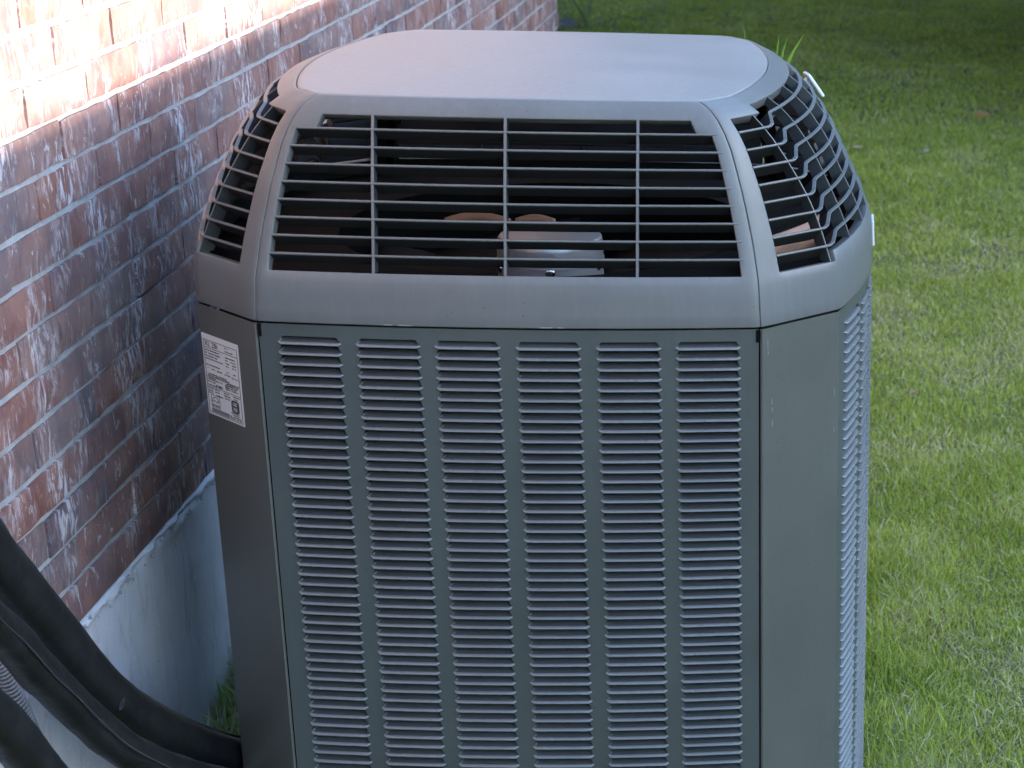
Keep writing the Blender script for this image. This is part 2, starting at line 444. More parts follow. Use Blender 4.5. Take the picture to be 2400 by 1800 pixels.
def louver_mesh(seg, x0, x1, name='louver'):
    V = []; Fc = []; n = 10
    prof = [(-.0100, .0084), (-.0074, .0072), (-.0050, .0056), (-.0030, .0038), (-.0010, .0022), (.0040, .0006), (.0044, -.0006), (.0026, -.0013), (-.0024, .0008)]
    ts = [0, .025, .06, .2, .4, .6, .8, .94, .975, 1]
    for t in ts:
        e = min(t, 1-t); flare = min(1, e/.06) if e < .06 else 1; flare = flare**.6
        for k, (o, z) in enumerate(prof):
            ins = .0055*(z+.0008)/.013 if k < 8 else .0006
            s = (x0+ins)+(x1-x0-2*ins)*t
            p, nn = plan(seg, s); off = o if o < 0 else o*flare
            if o < 0: off = o*(.35+.65*min(1, e/.03)) if k < 8 else o
            zz = z+(.0022*(1-flare) if k in (4, 5, 6, 7) else 0)
            V.append(p+nn*off+Vector((0, 0, zz)))
    m = len(prof)
    for i in range(len(ts)-1):
        for k in range(m-1): Fc.append((i*m+k, i*m+k+1, (i+1)*m+k+1, (i+1)*m+k))
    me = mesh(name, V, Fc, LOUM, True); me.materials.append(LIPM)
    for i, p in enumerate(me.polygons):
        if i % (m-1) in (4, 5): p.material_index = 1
    return me
def louver_panel(name, seg, half, cols, lab=None, nrows=60):
    V = []; Fc = []
    def quad(xa, xb, za, xc, xd, zb, div=1):
        for k in range(div):
            t0, t1 = k/div, (k+1)/div
            a = xa+(xb-xa)*t0; b = xa+(xb-xa)*t1; c = xc+(xd-xc)*t0; d = xc+(xd-xc)*t1
            i = len(V)
            for s, z in ((a, za), (b, za), (d, zb), (c, zb)):
                p, n = plan(seg, s); V.append((p.x, p.y, z))
            Fc.append((i, i+1, i+2, i+3))
    quad(-half, half, ZT, -half, half, ZTOPROW, 24)
    zend = Z0-nrows*PITCHZ
    quad(-half, half, zend, -half, half, ZB, 24)
    edges = [(-half, None)]+[c for c in cols]
    for r in range(nrows):
        zt = Z0-r*PITCHZ; zb = zt-PITCHZ; zt = min(zt, ZTOPROW)
        prev = -half
        for j in range(len(cols)+1):
            lt = -half if j == 0 else cols[j-1][1]-.0058; lb = -half if j == 0 else cols[j-1][1]
            rt = half if j == len(cols) else cols[j][0]+.0058; rb = half if j == len(cols) else cols[j][0]
            zc = zt-PITCHZ*.12
            quad(lt+(0 if j == 0 else -.0022), rt+(0 if j == len(cols) else .0022), zt, lt, rt, zc, 1)
            quad(lt, rt, zc, lb, rb, zb, 1)
    me = mesh(name, V, Fc, BODYM); o = part(name, me, UNIT)
    bm = bmesh.new(); bm.from_mesh(me)
    # make sure the normals face outwards
    p, n = plan(seg, 0)
    if sum((f.normal.dot(n)) for f in bm.faces) < 0: bmesh.ops.reverse_faces(bm, faces=bm.faces)
    bm.to_mesh(me); bm.free()
    solidify(o, .0012, -1)
    return o
COLS = [(-.3325, -.2395), (-.2195, -.1255), (-.1065, -.0115), (.0095, .1035), (.1245, .2185), (.2380, .3330)]
NR = 60
fp = louver_panel('front_louver_panel', 'F', .3585, COLS, NR)
SC = [(-.298, -.2045), (-.1855, -.098), (-.0785, .009), (.0285, .116), (.1355, .223), (.2425, .3)]
sp_ = louver_panel('side_louver_panel', 'R', .3262, SC, NR)
sl_ = louver_panel('side_louver_panel', 'L', .3262, SC, NR)
stuff_f = MB(); 
def addmesh(mb, me, dz):
    mb.add([(v.co.x, v.co.y, v.co.z+dz) for v in me.vertices], [tuple(p.vertices) for p in me.polygons])
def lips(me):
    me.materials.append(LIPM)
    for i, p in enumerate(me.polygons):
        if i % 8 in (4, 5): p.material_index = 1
    return me
for c in COLS:
    me = louver_mesh('F', *c)
    for r in range(NR):
        z = Z0-(r+1)*PITCHZ
        if r < 46:
            o = link('louver', me, fp, (0, 0, z))
        else: addmesh(stuff_f, me, z)
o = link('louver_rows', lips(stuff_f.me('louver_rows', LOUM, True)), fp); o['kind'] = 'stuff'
for seg, pan in (('R', sp_), ('L', sl_)):
    st = MB()
    for ci, c in enumerate(SC):
        me = louver_mesh(seg, *c)
        for r in range(NR):
            z = Z0-(r+1)*PITCHZ
            if seg == 'R' and ci == 0 and r < 22: link('louver', me, pan, (0, 0, z))
            else: addmesh(st, me, z)
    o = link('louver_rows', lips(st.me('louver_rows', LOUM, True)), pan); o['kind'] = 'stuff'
# rear panel: plain folded sheet
V = []; Fc = []
for i, x in enumerate(np.linspace(-.3585, .3585, 17)):
    y = DEP+.0205*(1-(x/.363)**2)-.003; V += [(x, y, ZB), (x, y, ZT)]
for i in range(16): Fc.append((2*i, 2*i+1, 2*i+3, 2*i+2))
o = part('rear_panel', mesh('rear_panel', V, Fc, BODYM, True), UNIT); solidify(o, .0012, -1)
# corner posts
def post(sx, back, name='corner_post'):
    pl = [(.3610, .020), (.3610, .0045), (.3640, .0030), (.3670, .0050), (.4735, .1020), (.4758, .1055), (.4762, .1062), (.474, .125)]
    pl = [Vector((x*sx, (DEP-y) if back else y)) for x, y in pl]
    V = []; Fc = []
    zs = [ZB, -.5, ZT]
    notch = .021
    for z in zs:
        for p in pl: V.append((p.x, p.y, z))
    m = len(pl)
    for k in range(len(zs)-1):
        for j in range(m-1): Fc.append((k*m+j, k*m+j+1, (k+1)*m+j+1, (k+1)*m+j))
    me = fixn(mesh(name, V, Fc, POSTM)); me = autosmooth(me, 30)
    o = part(name, me, UNIT); return o
posts = {(sx, b): post(sx, b) for sx in (-1, 1) for b in (0, 1)}
# black backing, coil and slot fillers
V = []; Fc = []
q, n = loop(0, .031); q[:, 0] = np.maximum(q[:, 0], -.452)
for p in q: V += [(p[0], p[1], -.98), (p[0], p[1], .03)]
for i in range(NL): j = (i+1) % NL; Fc.append((2*i, 2*j, 2*j+1, 2*i+1))
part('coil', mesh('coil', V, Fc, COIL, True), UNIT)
V = []; Fc = []
q, n = loop(0, .022)
for p in q: V += [(p[0], p[1], -.0045), (p[0], p[1], .004)]
for i in range(NL): j = (i+1) % NL; Fc.append((2*i, 2*j, 2*j+1, 2*i+1))
part('seam_gasket', mesh('seam_gasket', V, Fc, BLACK), UNIT)
mb = MB()
for sx in (-1, 1):
    mb = MB(); mb.box((sx*.3598, .012, -.0135), (.0075, .012, .020)); mb.box((sx*.3598, .0155, -.49), (.006, .02, .98))
    mb.box((sx*.3572, .0016, -.0135), (.0050, .0012, .019))
    part('corner_gap_seal', mb.me('corner_gap_seal', BLACK), UNIT)
# base pan
q, n = loop(0, .0); V = [(p[0], p[1], -.99) for p in q]+[(p[0], p[1], -.965) for p in loop(0, -.002)[0]]
q = loop(0, -.002)[0]; q[:, 0] = np.maximum(q[:, 0], -.479); V = [(p[0], p[1], -.992) for p in q]+[(p[0], p[1], -.972) for p in q]
Fc = [(i, (i+1) % NL, NL+(i+1) % NL, NL+i) for i in range(NL)]
part('base_pan', mesh('base_pan', V, Fc, BODYM), UNIT)
# small clips on the right of the cap
CLIPM = paint('clip_light', (.62, .62, .62), .3, .05)
mb = MB(); R = Matrix.Rotation(.3, 3, 'Z') @ Matrix.Rotation(-.62, 3, 'Y')
mb.box((.429, .72, .240), (.006, .03, .05), R); mb.box((.412, .718, .236), (.03, .012, .02), R)
o = part('cap_clip', mb.me('cap_clip', CLIPM), UNIT); o.modifiers.new('b', 'BEVEL').width = .0015
mb = MB(); p, nn = at_u('SR', .5, .045); mb.box((p[0]+.001, p[1]-.01, .048), (.005, .055, .042), Matrix.Rotation(-.04, 3, 'Y'))
o = part('cap_clip', mb.me('cap_clip', CLIPM), UNIT); o.modifiers.new('b', 'BEVEL').width = .0015
# paint chips on the right corner post and along the seam
CHIP = simple('paint_chip', (.24, .24, .23), .5)
mb = MB(); a = Vector((.3670, .0050, 0)); b = Vector((.4735, .1020, 0)); d = (b-a).normalized(); nn = Vector((d.y, -d.x, 0))
Rz = Matrix.Rotation(math.atan2(d.y, d.x), 3, 'Z')
for s, z, h in ((.006, -.028, .013), (.0065, -.041, .006), (.014, -.118, .009), (.0145, -.131, .007), (.015, -.152, .010), (.139, -.13, .012), (.139, -.19, .008)):
    c = a+d*s; mb.box((c.x+nn.x*.0002, c.y+nn.y*.0002, z), (.0007, .0006, h), Rz)
for x, w in ((-.17, .012), (-.145, .02), (.055, .018), (.075, .008)):
    p, n_ = plan('F', x); mb.box((x, p.y-.0028, .0012), (w, .0012, .0011))
link('paint_chips', mb.me('paint_chips', CHIP), posts[(1, 0)])['kind'] = 'stuff'

# ---- rating label on the left corner post
LABW = simple('label_paper', (.62, .58, .56), .5); INK = simple('label_ink', (.03, .03, .03), .6); GREYI = simple('label_grey', (.17, .17, .17), .6)
a = Vector((-.3670, .0050, 0)); b = Vector((-.4735, .1020, 0)); ex = (a-b).normalized(); nn = Vector((ex.y, -ex.x, 0)).normalized()
if nn.y > 0: nn = -nn
L0 = b+ex*.0015+nn*.0007+Vector((0, 0, -.0475)); LW, LH = .0975, .1265
lab_M = Matrix((ex, Vector((0, 0, 1)), nn)).transposed().to_4x4(); lab_M.translation = L0
lb = MB(); lb.box((LW/2, -LH/2, 0), (LW, LH, .0006))
lm = lb.me('rating_label', LABW); lo = part('rating_label', lm, UNIT); lo.data.transform(lab_M)
tag(lo, 'white rating label headed XL 20i')
tlab = MB(); glab = MB()
def bar(x, y, w, h, m=None): (m or tlab).box((x+w/2, -y-h/2, .0005), (w, h, .0004))
def frame(x, y, w, h, t=.0008):
    bar(x, y, w, t); bar(x, y+h-t, w, t); bar(x, y, t, h); bar(x+w-t, y, t, h)
frame(.0035, .0085, .0905, .115, .0007)
bar(.0035, .0205, .0905, .0008); bar(.0035, .066, .0905, .0006); bar(.0035, .0815, .0905, .0006)
lr = random.Random(3)
def words(x, y, w, h=.0016):
    xx = x
    while xx < x+w:
        ww = lr.uniform(.0015, .005); ww = min(ww, x+w-xx)
        # each word as a few letter-like strokes
        k = 0
        while k < ww:
            if lr.random() < .82: bar(xx+k, y+lr.uniform(0, .0002), .0006, h)
            if lr.random() < .6: bar(xx+k, y+lr.choice((0, h*.45, h*.8)), .0009, .0004)
            k += .00105
        xx += ww+.0012
for k, (x, y, w) in enumerate([(.061, .0115, .008), (.061, .0165, .022), (.006, .024, .045), (.061, .026, .026), (.006, .0285, .04), (.06, .0305, .006), (.074, .0305, .014), (.006, .033, .034), (.061, .035, .009), (.078, .035, .01),
      (.006, .0375, .046), (.061, .0395, .006), (.078, .0395, .01), (.006, .047, .037), (.061, .049, .006), (.078, .049, .006), (.006, .0515, .006), (.02, .0525, .01), (.034, .053, .014), (.055, .0535, .014), (.074, .055, .018),
      (.008, .0608, .05), (.008, .0635, .058), (.006, .0672, .022), (.006, .0698, .04), (.06, .0672, .03), (.064, .0698, .024), (.064, .0728, .02), (.064, .0758, .024), (.006, .0735, .02), (.028, .0765, .018), (.006, .0785, .04),
      (.006, .0835, .014), (.024, .0835, .012), (.048, .084, .014), (.072, .084, .018), (.006, .0875, .012), (.024, .0875, .012), (.048, .0878, .016), (.074, .0878, .01), (.006, .0913, .012), (.026, .0928, .018), (.05, .0918, .012),
      (.064, .1105, .022), (.066, .1135, .018), (.061, .1165, .028), (.061, .1192, .03)]): words(x, y, w)
bar(.0105, .1155, .048, .0062, glab)
frame(.0115, .0945, .023, .0195, .0005)
for i in range(14):                                    # arc emblem in its box
    t = PI*i/13; bar(.0225+.0085*math.cos(t)-.0006, .104-.0068*math.sin(t), .0014, .0009)
for i in range(9): bar(.013+i*.0021, .1035+.0012*math.sin(i*1.4), .0022, .0008)
bar(.0125, .109, .021, .0004); words(.0135, .1103, .018, .0018)
vs = []                                                # dark rounded emblem
for i in range(28):
    t = 2*PI*i/28; c, s_ = math.cos(t), math.sin(t)
    vs.append((.0765+.0105*math.copysign(abs(c)**.45, c), -.1005+.0098*math.copysign(abs(s_)**.45, s_), .0005))
tlab.add(vs, [tuple(range(28))])
wl = MB()
for y, x0, w in ((.0945, .0715, .010), (.0975, .0700, .012), (.1025, .0695, .013), (.1055, .0710, .011)): wl.box((x0+w/2, -y, .0009), (w, .0007, .0002)); wl.box((x0+w/2+.001, -y-.0012, .0009), (w*.7, .0006, .0002))
for i in range(20):
    t = 2*PI*i/20; tlab.box((.0585+.0042*math.cos(t), -.0735-.0045*math.sin(t), .0005), (.0011, .0011, .0004))
bar(.0565, .0705, .001, .006); bar(.0595, .0705, .001, .006); bar(.0565, .073, .004, .0008)
for nm, m_, mat in (('label_print', tlab, INK), ('label_grey_strip', glab, GREYI), ('emblem_lines', wl, LABW)):
    me = m_.me(nm, mat); me.transform(lab_M); link(nm, me, lo)
cu = bpy.data.curves.new('label_title', 'FONT'); cu.body = 'XL 20i'; cu.size = .0118; cu.extrude = .0002; cu.offset = 0; cu.space_character = 1.12
to = bpy.data.objects.new('tmp', cu); COL.objects.link(to); bpy.context.view_layer.update()
me = bpy.data.meshes.new_from_object(to); bpy.data.objects.remove(to); me.name = 'label_title'
me.transform(Matrix.Translation((.0065, -.0185, .0006))); me.transform(lab_M); me.materials.clear(); me.materials.append(INK); link('label_title', me, lo)

# ------------------------------------------------------------------ setting: ground and wall
GZ = -1.0; WX = -.684; WEND = 5.48
def ground_h(x, y):
    h = GZ+.014*mnoise.noise(Vector((x*1.3, y*1.3, 0)))+.006*mnoise.noise(Vector((x*5, y*5, 3)))
    k = max(0, min(1, (-.44-x)/.14)) if y < WEND else 0
    h += .055*k*k*(3-2*k)
    return h
gm = NT('soil_thatch'); v = gm.coords()
gm.col(gm.mix(gm.ramp(gm.noise(v, 9, 6, .7), [(.35, 0), (.65, 1)]), (.055, .080, .018), (.13, .125, .050)))
gm.b.inputs['Roughness'].default_value = .95; gm.l(gm.bump(gm.noise(v, 120, 5, .7), .9, .01), gm.b.inputs['Normal'])
V = []; Fc = []
xs = np.concatenate([np.linspace(-60, -3, 12), np.linspace(-2, 4, 61), np.linspace(5, 60, 12)]); ys = np.concatenate([np.linspace(-60, -4, 10), np.linspace(-3, 14, 120), np.linspace(16, 90, 14)])
for y in ys:
    for x in xs: V.append((x, y, ground_h(x, y) if abs(x) < 5 and -4 < y < 15 else GZ))
nx = len(xs)
for j in range(len(ys)-1):
    for i in range(nx-1): Fc.append((j*nx+i, j*nx+i+1, (j+1)*nx+i+1, (j+1)*nx+i))
g = link('ground', mesh('ground', V, Fc, gm.m, True)); tag(g, kind='structure')
# concrete pad under the unit
CONC = NT('concrete'); v = CONC.coords()
cst = CONC.noise(CONC.coords((1, 6, 1.1)), 4, 6, .65); cbig = CONC.noise(v, 3.2, 5, .6)
cc = CONC.mix(CONC.ramp(cst, [(.3, 0), (.75, 1)]), (.46, .45, .47), (.56, .545, .57))
cc = CONC.mix(CONC.ramp(cbig, [(.3, .55), (.62, 0)]), cc, (.34, .33, .35))
pits = CONC.ramp(CONC.noise(v, 46, 3, .5), [(.235, 1), (.27, 0)]); cc = CONC.mix(pits, cc, (.16, .16, .15))
st_ = CONC.ramp(CONC.noise(CONC.coords((1, 11, 3)), 2.2, 6, .7, .8), [(.52, 0), (.66, .55)]); cc = CONC.mix(st_, cc, (.27, .26, .265))
sp_c = CONC.ramp(CONC.noise(v, 95, 3, .6), [(.66, 0), (.72, .8)]); cc = CONC.mix(sp_c, cc, (.66, .64, .66))
CONC.col(cc); CONC.b.inputs['Roughness'].default_value = .9
CONC.l(CONC.bump(CONC.noise(v, 150, 5, .65), .35, .003, CONC.bump(cbig, .4, .01)), CONC.b.inputs['Normal']); CONC = CONC.m
mb = MB(); mb.box((0, CY, -1.02), (1.0, .98, .055)); pad = link('concrete_pad', mb.me('concrete_pad', CONC)); pad.modifiers.new('b', 'BEVEL').width = .006
tag(pad, 'low concrete pad on the ground under the air conditioner', 'pad')

# wall
MORT = NT('mortar'); v = MORT.coords()
mc = MORT.mix(MORT.ramp(MORT.noise(v, 30, 5, .7), [(.3, 0), (.7, 1)]), (.24, .24, .25), (.37, .37, .38))
MORT.col(mc); MORT.b.inputs['Roughness'].default_value = .95
MORT.l(MORT.bump(MORT.noise(v, 160, 5, .7), .8, .004), MORT.b.inputs['Normal']); MORT = MORT.m
def brick_mat():
    m = NT('old_brick'); v = m.coords()
    at = m.n('ShaderNodeAttribute', attribute_name='tint')
    vs = m.coords((1, 26, 7)); vsf = m.coords((1, 54, 16))
    streak = m.noise(vs, 1.0, 5, .62, .6); fine = m.noise(vsf, 1.6, 5, .7, .8); big = m.noise(m.coords((1, 9, 6)), 1.0, 4, .6, .4)
    base = m.mix(m.ramp(streak, [(.3, 0), (.68, 1)]), m.mix(.62, at.outputs[0], (.45, .42, .42), 'MULTIPLY'), at.outputs[0])
    base = m.mix(m.ramp(m.noise(v, 14, 4, .6), [(.4, 0), (.7, .5)]), base, (.30, .145, .10))
    # lime smears: long thin vertical flecks gathered in patches
    sm = m.n('ShaderNodeMath', operation='MULTIPLY'); m.l(m.ramp(fine, [(.485, 0), (.575, .95)]), sm.inputs[0]); m.l(m.ramp(big, [(.48, 0), (.66, 1)]), sm.inputs[1])
    base = m.mix(sm.outputs[0], base, (.46, .44, .47))
    sm2 = m.ramp(m.noise(m.coords((1, 40, 17)), 1.1, 6, .75, 1.2), [(.59, 0), (.65, .65)])
    base = m.mix(sm2, base, (.50, .48, .48))
    veil = m.ramp(m.noise(v, 4.5, 4, .6), [(.35, .0), (.7, .26)]); base = m.mix(veil, base, (.25, .22, .245))
    dk = m.ramp(m.noise(m.coords((1, 75, 8)), 1.3, 4, .6, .5), [(.30, .75), (.38, 0)]); base = m.mix(dk, base, (.07, .045, .045))
    m.col(base); m.b.inputs['Roughness'].default_value = .85
    m.l(m.bump(fine, .7, .004, m.bump(streak, .8, .006, m.bump(m.noise(v, 260, 4, .7), .4, .002))), m.b.inputs['Normal'])
    return m.m
BRK = brick_mat()
HC = .0686; Z_FT = .2503-11*HC          # foundation top, course height
BL = .238; BH = HC-.0098; BW = BL-.0045
tints = [(.165, .060, .046), (.135, .056, .050), (.115, .064, .066), (.155, .086, .080), (.112, .072, .078), (.175, .064, .050), (.150, .094, .092), (.088, .052, .066), (.150, .066, .060), (.125, .064, .068)]
def brick_variant(k, wscale=1.0):
    r = random.Random(100+k); nx_, nz_ = 6, 3; V = []; Fc = []
    for side in (0, 1):
        for j in range(nz_+1):
            for i in range(nx_+1):
                y = (i/nx_-.5)*BW*wscale; z = (j/nz_-.5)*BH
                edge = i in (0, nx_) or j in (0, nz_)
                if side == 0:
                    x = r.uniform(-.0012, .0012)-(.0014 if edge else 0)
                    if edge: y += r.uniform(-.0022, .0022); z += r.uniform(-.0016, .0016)
                    V.append((x, y, z))
                elif edge: V.append((-.03, y, z))
                else: V.append(None)
    idx = {}; VV = []
    for i, v_ in enumerate(V):
        if v_ is not None: idx[i] = len(VV); VV.append(v_)
    w = nx_+1; off = (nx_+1)*(nz_+1)
    for j in range(nz_):
        for i in range(nx_): Fc.append((idx[j*w+i], idx[j*w+i+1], idx[(j+1)*w+i+1], idx[(j+1)*w+i]))
    per = [i for i in range(nx_)]+[j*w+nx_ for j in range(nz_)]+[nz_*w+i for i in range(nx_, 0, -1)]+[j*w for j in range(nz_, 0, -1)]
    for a, b in zip(per, per[1:]+per[:1]): Fc.append((idx[a], idx[off+a], idx[off+b], idx[b]))
    me = mesh('brick', VV, Fc, BRK); at = me.color_attributes.new('tint', 'FLOAT_COLOR', 'POINT')
    t = tints[k % len(tints)]; at.data.foreach_set('color', [c for _ in VV for c in (t[0], t[1], t[2], 1)])
    for p in me.polygons: p.use_smooth = True
    return autosmooth(me, 40)
variants = [brick_variant(k) for k in range(20)]
wall = empty('brick_wall', (WX-.1, 2.2, GZ), 'weathered red brick house wall with pale mortar streaks, sunlit along its top', 'wall')
wl0 = Vector(wall.location)
mb = MB()
YS, YE, ZTOP = -2.4, WEND, 1.9
mb.box((WX-.0095-.1, (YS+YE)/2, (Z_FT+ZTOP)/2), (.2, YE-YS-.012, ZTOP-Z_FT))
o = link('mortar_bed', mb.me('mortar_bed', MORT), wall); o.location = -wl0
# gently uneven mortar face (real relief on top of the bed)
V = []; Fc = []; ny, nz = 420, 110
for j in range(nz+1):
    for i in range(ny+1):
        y = YS+(YE-YS)*i/ny; z = Z_FT+(ZTOP-Z_FT)*j/nz
        V.append((WX-.0044+.0013*mnoise.noise(Vector((y*22, z*22, 0)))+.0010*mnoise.noise(Vector((y*60, z*60, 5))), y, z))
for j in range(nz):
    for i in range(ny): a = j*(ny+1)+i; Fc.append((a, a+1, a+ny+2, a+ny+1))
o = link('mortar_face', mesh('mortar_face', V, Fc, MORT, True), wall); o.location = -wl0
cand = []
ncr = int((ZTOP-Z_FT)/HC)
for c in range(ncr):
    off = (.5 if c % 2 else 0)+random.uniform(-.05, .05)
    zc = Z_FT+(c+.5)*HC; i = 0
    y = YS+off*BL
    while y < YE-.02:
        w = BL
        y1 = min(y+BW, YE); wd = y1-y
        if wd > .05: cand.append((c, (y+y1)/2, zc, wd))
        y += BL
vis = []; hid = []
for c, y, z, wd in cand:
    px, py, d = project((WX, y, z))
    seen = -60 < px < 2450 and -50 < py < 1850 and not (px > 520 and py > 75+max(0, (900-px))*.35 and py < 1700 and px > 700) and not (px > 470 and py > 500)
    (vis if seen else hid).append((d, c, y, z, wd))
vis.sort(); extra = vis[290:]; vis = vis[:290]
def brick_T(me, wd, y, z, rr):
    sx = wd/BW
    return Matrix.Translation((WX+rr.uniform(-.0010, .0022), y, z+rr.uniform(-.0012, .0012))) @ Matrix.Rotation(rr.uniform(-.008, .008), 4, 'X') @ Matrix.Rotation(rr.uniform(-.008, .008), 4, 'Z') @ Matrix.Diagonal((1, sx, 1, 1))
rr = random.Random(5)
for d, c, y, z, wd in vis:
    o = link('brick', rr.choice(variants), wall); o.matrix_basis = Matrix.Translation(-wl0) @ brick_T(None, wd, y, z, rr)
bmj = bmesh.new()
for d, c, y, z, wd in hid+extra:
    me = rr.choice(variants); tmp = me.copy(); tmp.transform(brick_T(None, wd, y, z, rr)); bmj.from_mesh(tmp); bpy.data.meshes.remove(tmp)
me = bpy.data.meshes.new('brick_field'); bmj.to_mesh(me); bmj.free(); me.materials.append(BRK)
o = link('brick_field', me, wall, -wl0); o['kind'] = 'stuff'
# end return of the wall (the house corner)
mb = MB(); mb.box((WX-2.2, YE-.09, (GZ+ZTOP)/2), (4.2, .16, ZTOP-GZ)); o = link('return_wall', mb.me('return_wall', BRK), wall); o.location = -wl0
mb = MB(); mb.add([(WX+.25, YS-6, ZTOP), (WX+.25, YE+.3, ZTOP), (WX-4.5, YE+.3, ZTOP+1.9), (WX-4.5, YS-6, ZTOP+1.9), (WX+.25, YS-6, ZTOP+.16), (WX+.25, YE+.3, ZTOP+.16), (WX-4.5, YE+.3, ZTOP+2.06), (WX-4.5, YS-6, ZTOP+2.06)], [(0, 3, 2, 1), (4, 5, 6, 7), (0, 1, 5, 4), (1, 2, 6, 5), (2, 3, 7, 6), (3, 0, 4, 7)]); o = link('house_roof', mb.me('house_roof', simple('roof_shingle', (.09, .085, .08), .9)), wall); o.location = -wl0
# foundation: rough top with mortar squeezed over it
V = []; Fc = []; ny, nz = 560, 60
for j in range(nz+1):
    for i in range(ny+1):
        y = YS+(YE-YS)*i/ny; t = j/nz; zt = Z_FT+.003*mnoise.noise(Vector((y*14, 0, 9)))
        z = GZ-.1+(zt-GZ+.1)*(1-(1-t)**1.6)
        dz = zt-z
        lip = math.exp(-(dz/(.012+.02*abs(mnoise.noise(Vector((y*9, 3, 0))))))**2)*(.0002+.011*mnoise.noise(Vector((y*24, dz*60, 2))))
        x = WX+.0035+lip+.003*mnoise.noise(Vector((y*4, z*4, 1)))+.0012*mnoise.noise(Vector((y*30, z*30, 4)))
        V.append((x, y, z))
nb = len(V)
for i in range(ny+1):
    y = YS+(YE-YS)*i/ny; V.append((WX-.012, y, Z_FT+.003))
for j in range(nz):
    for i in range(ny): a = j*(ny+1)+i; Fc.append((a, a+1, a+ny+2, a+ny+1))
for i in range(ny): a = nz*(ny+1)+i; Fc.append((a, a+1, nb+i+1, nb+i))
o = link('foundation', mesh('foundation', V, Fc, CONC, True), wall, -wl0)
mb = MB()                                              # mortar crumbs along the ledge
for k in range(70):
    y = rr.uniform(-.3, 1.2); s_ = rr.uniform(.0015, .004)
    mb.box((WX+.008+rr.uniform(0, .004), y, Z_FT-.004+rr.uniform(-.012, .006)), (s_, s_*1.6, s_), Matrix.Rotation(rr.uniform(0, 3), 3, Vector((rr.random(), rr.random(), 1)).normalized()))
o = link('mortar_crumbs', mb.me('mortar_crumbs', MORT), wall, -wl0); o['kind'] = 'stuff'

# ------------------------------------------------------------------ pipes
RUB = NT('black_insulation'); v = RUB.coords()
RUB.col(RUB.mix(RUB.ramp(RUB.noise(v, 22, 5, .65), [(.45, 0), (.8, 1)]), (.0035, .0035, .004), (.014, .0135, .014)))
RUB.b.inputs['Roughness'].default_value = .5
RUB.l(RUB.bump(RUB.noise(v, 25, 5, .6), .5, .006), RUB.b.inputs['Normal']); RUB = RUB.m
SEAM = simple('tape_edge', (.03, .024, .024), .6)
hA = [(-.74, -.74, .26), (-.66, -.72, .24), (-.61, -.67, .17), (-.60, -.60, .08), (-.60, -.51, -.05), (-0.6, -0.439, -0.133), (-0.602, -0.381, -0.204), (-0.602, -0.307, -0.293), (-0.6, -0.236, -0.379), (-0.595, -0.174, -0.465), (-0.585, -0.116, -0.539), (-0.572, -0.057, -0.605), (-0.55, 0.027, -0.686), (-0.525, 0.116, -0.761), (-0.49, 0.212, -0.83), (-.44, .29, -.86)]
me, QA = tube_mesh('insulated_pipe', hA, .0335, RUB, 20, 8, .05, 1)
pa = link('insulated_pipe', me); pa.location = (0, 0, 0)
tag(pa, 'thick black foam-wrapped pipe curving down into the unit, uppermost of the black pipes', 'pipe', 'insulated pipes beside the wall')
hB = [(-.74, -.81, .12), (-.66, -.79, .11), (-.60, -.74, .06), (-.58, -.67, -.02), (-.58, -.59, -.115), (-0.58, -0.518, -0.195), (-0.582, -0.449, -0.267), (-0.582, -0.394, -0.323), (-0.58, -0.348, -0.382), (-0.575, -0.298, -0.439), (-0.565, -0.252, -0.502), (-0.552, -0.208, -0.562), (-0.53, -0.151, -0.625), (-0.505, -0.06, -0.704), (-0.47, 0.076, -0.805), (-.44, .16, -.87)]
me, QB = tube_mesh('insulated_pipe', hB, .0265, RUB, 18, 8, .10, 7)
pb = link('insulated_pipe', me)
tag(pb, 'thinner black wrapped pipe running close under the thick black pipe towards the unit', 'pipe', 'insulated pipes beside the wall')
sm, _ = tube_mesh('tape_seam', [q+Vector((.026, -.016, .004)) for q in QB[::6]], .0014, SEAM, 6, 4, .3, 3); link('tape_seam', sm, pb)
sm, _ = tube_mesh('tape_seam', [q+Vector((.0, .0245, .0275))*1.0 for q in QA[::6]], .003, SEAM, 8, 4, .4, 5); link('tape_seam', sm, pa)
mb = MB()
qk = QA[int(len(QA)*.66)]
def tear(c, s, R):
    mb.add([Vector(c)+R @ Vector(p)*s for p in ((0, 0, 0), (.3, .1, .9), (.5, 0, .3), (.45, .1, -.5), (.1, 0, -.8), (.2, .12, -.1))], [(0, 1, 2), (0, 2, 3), (0, 3, 4), (0, 4, 5)])
tear(qk+Vector((.028, -.024, -.006)), .014, Matrix.Rotation(.3, 3, 'Y'))
o = link('torn_tape', mb.me('torn_tape', simple('torn_grey', (.025, .023, .028), .6)), pa); o['kind'] = 'stuff'
# third black pipe low in the corner and ribbed conduit behind it
hC = [(-.74, -.82, -.05), (-.66, -.80, -.06), (-.59, -.75, -.10), (-.565, -.68, -.17), (-0.565, -0.607, -0.253), (-0.565, -0.556, -0.318), (-0.565, -0.501, -0.382), (-0.565, -0.444, -0.453), (-0.565, -0.395, -0.521), (-0.565, -0.356, -0.589), (-.565, -.31, -.72), (-.565, -.29, -.88), (-.565, -.29, -1.02)]
me, QC = tube_mesh('insulated_pipe', hC, .030, RUB, 18, 10, .10, 11)
pc = link('insulated_pipe', me); tag(pc, 'black wrapped pipe in the lower left corner below the other two', 'pipe', 'insulated pipes beside the wall')
sm, _ = tube_mesh('tape_seam', [q+Vector((.026, -.008, .012)) for q in QC[::6]], .002, SEAM, 6, 4, .4, 3); link('tape_seam', sm, pc)
CND = simple('conduit_grey', (.13, .11, .13), .5)
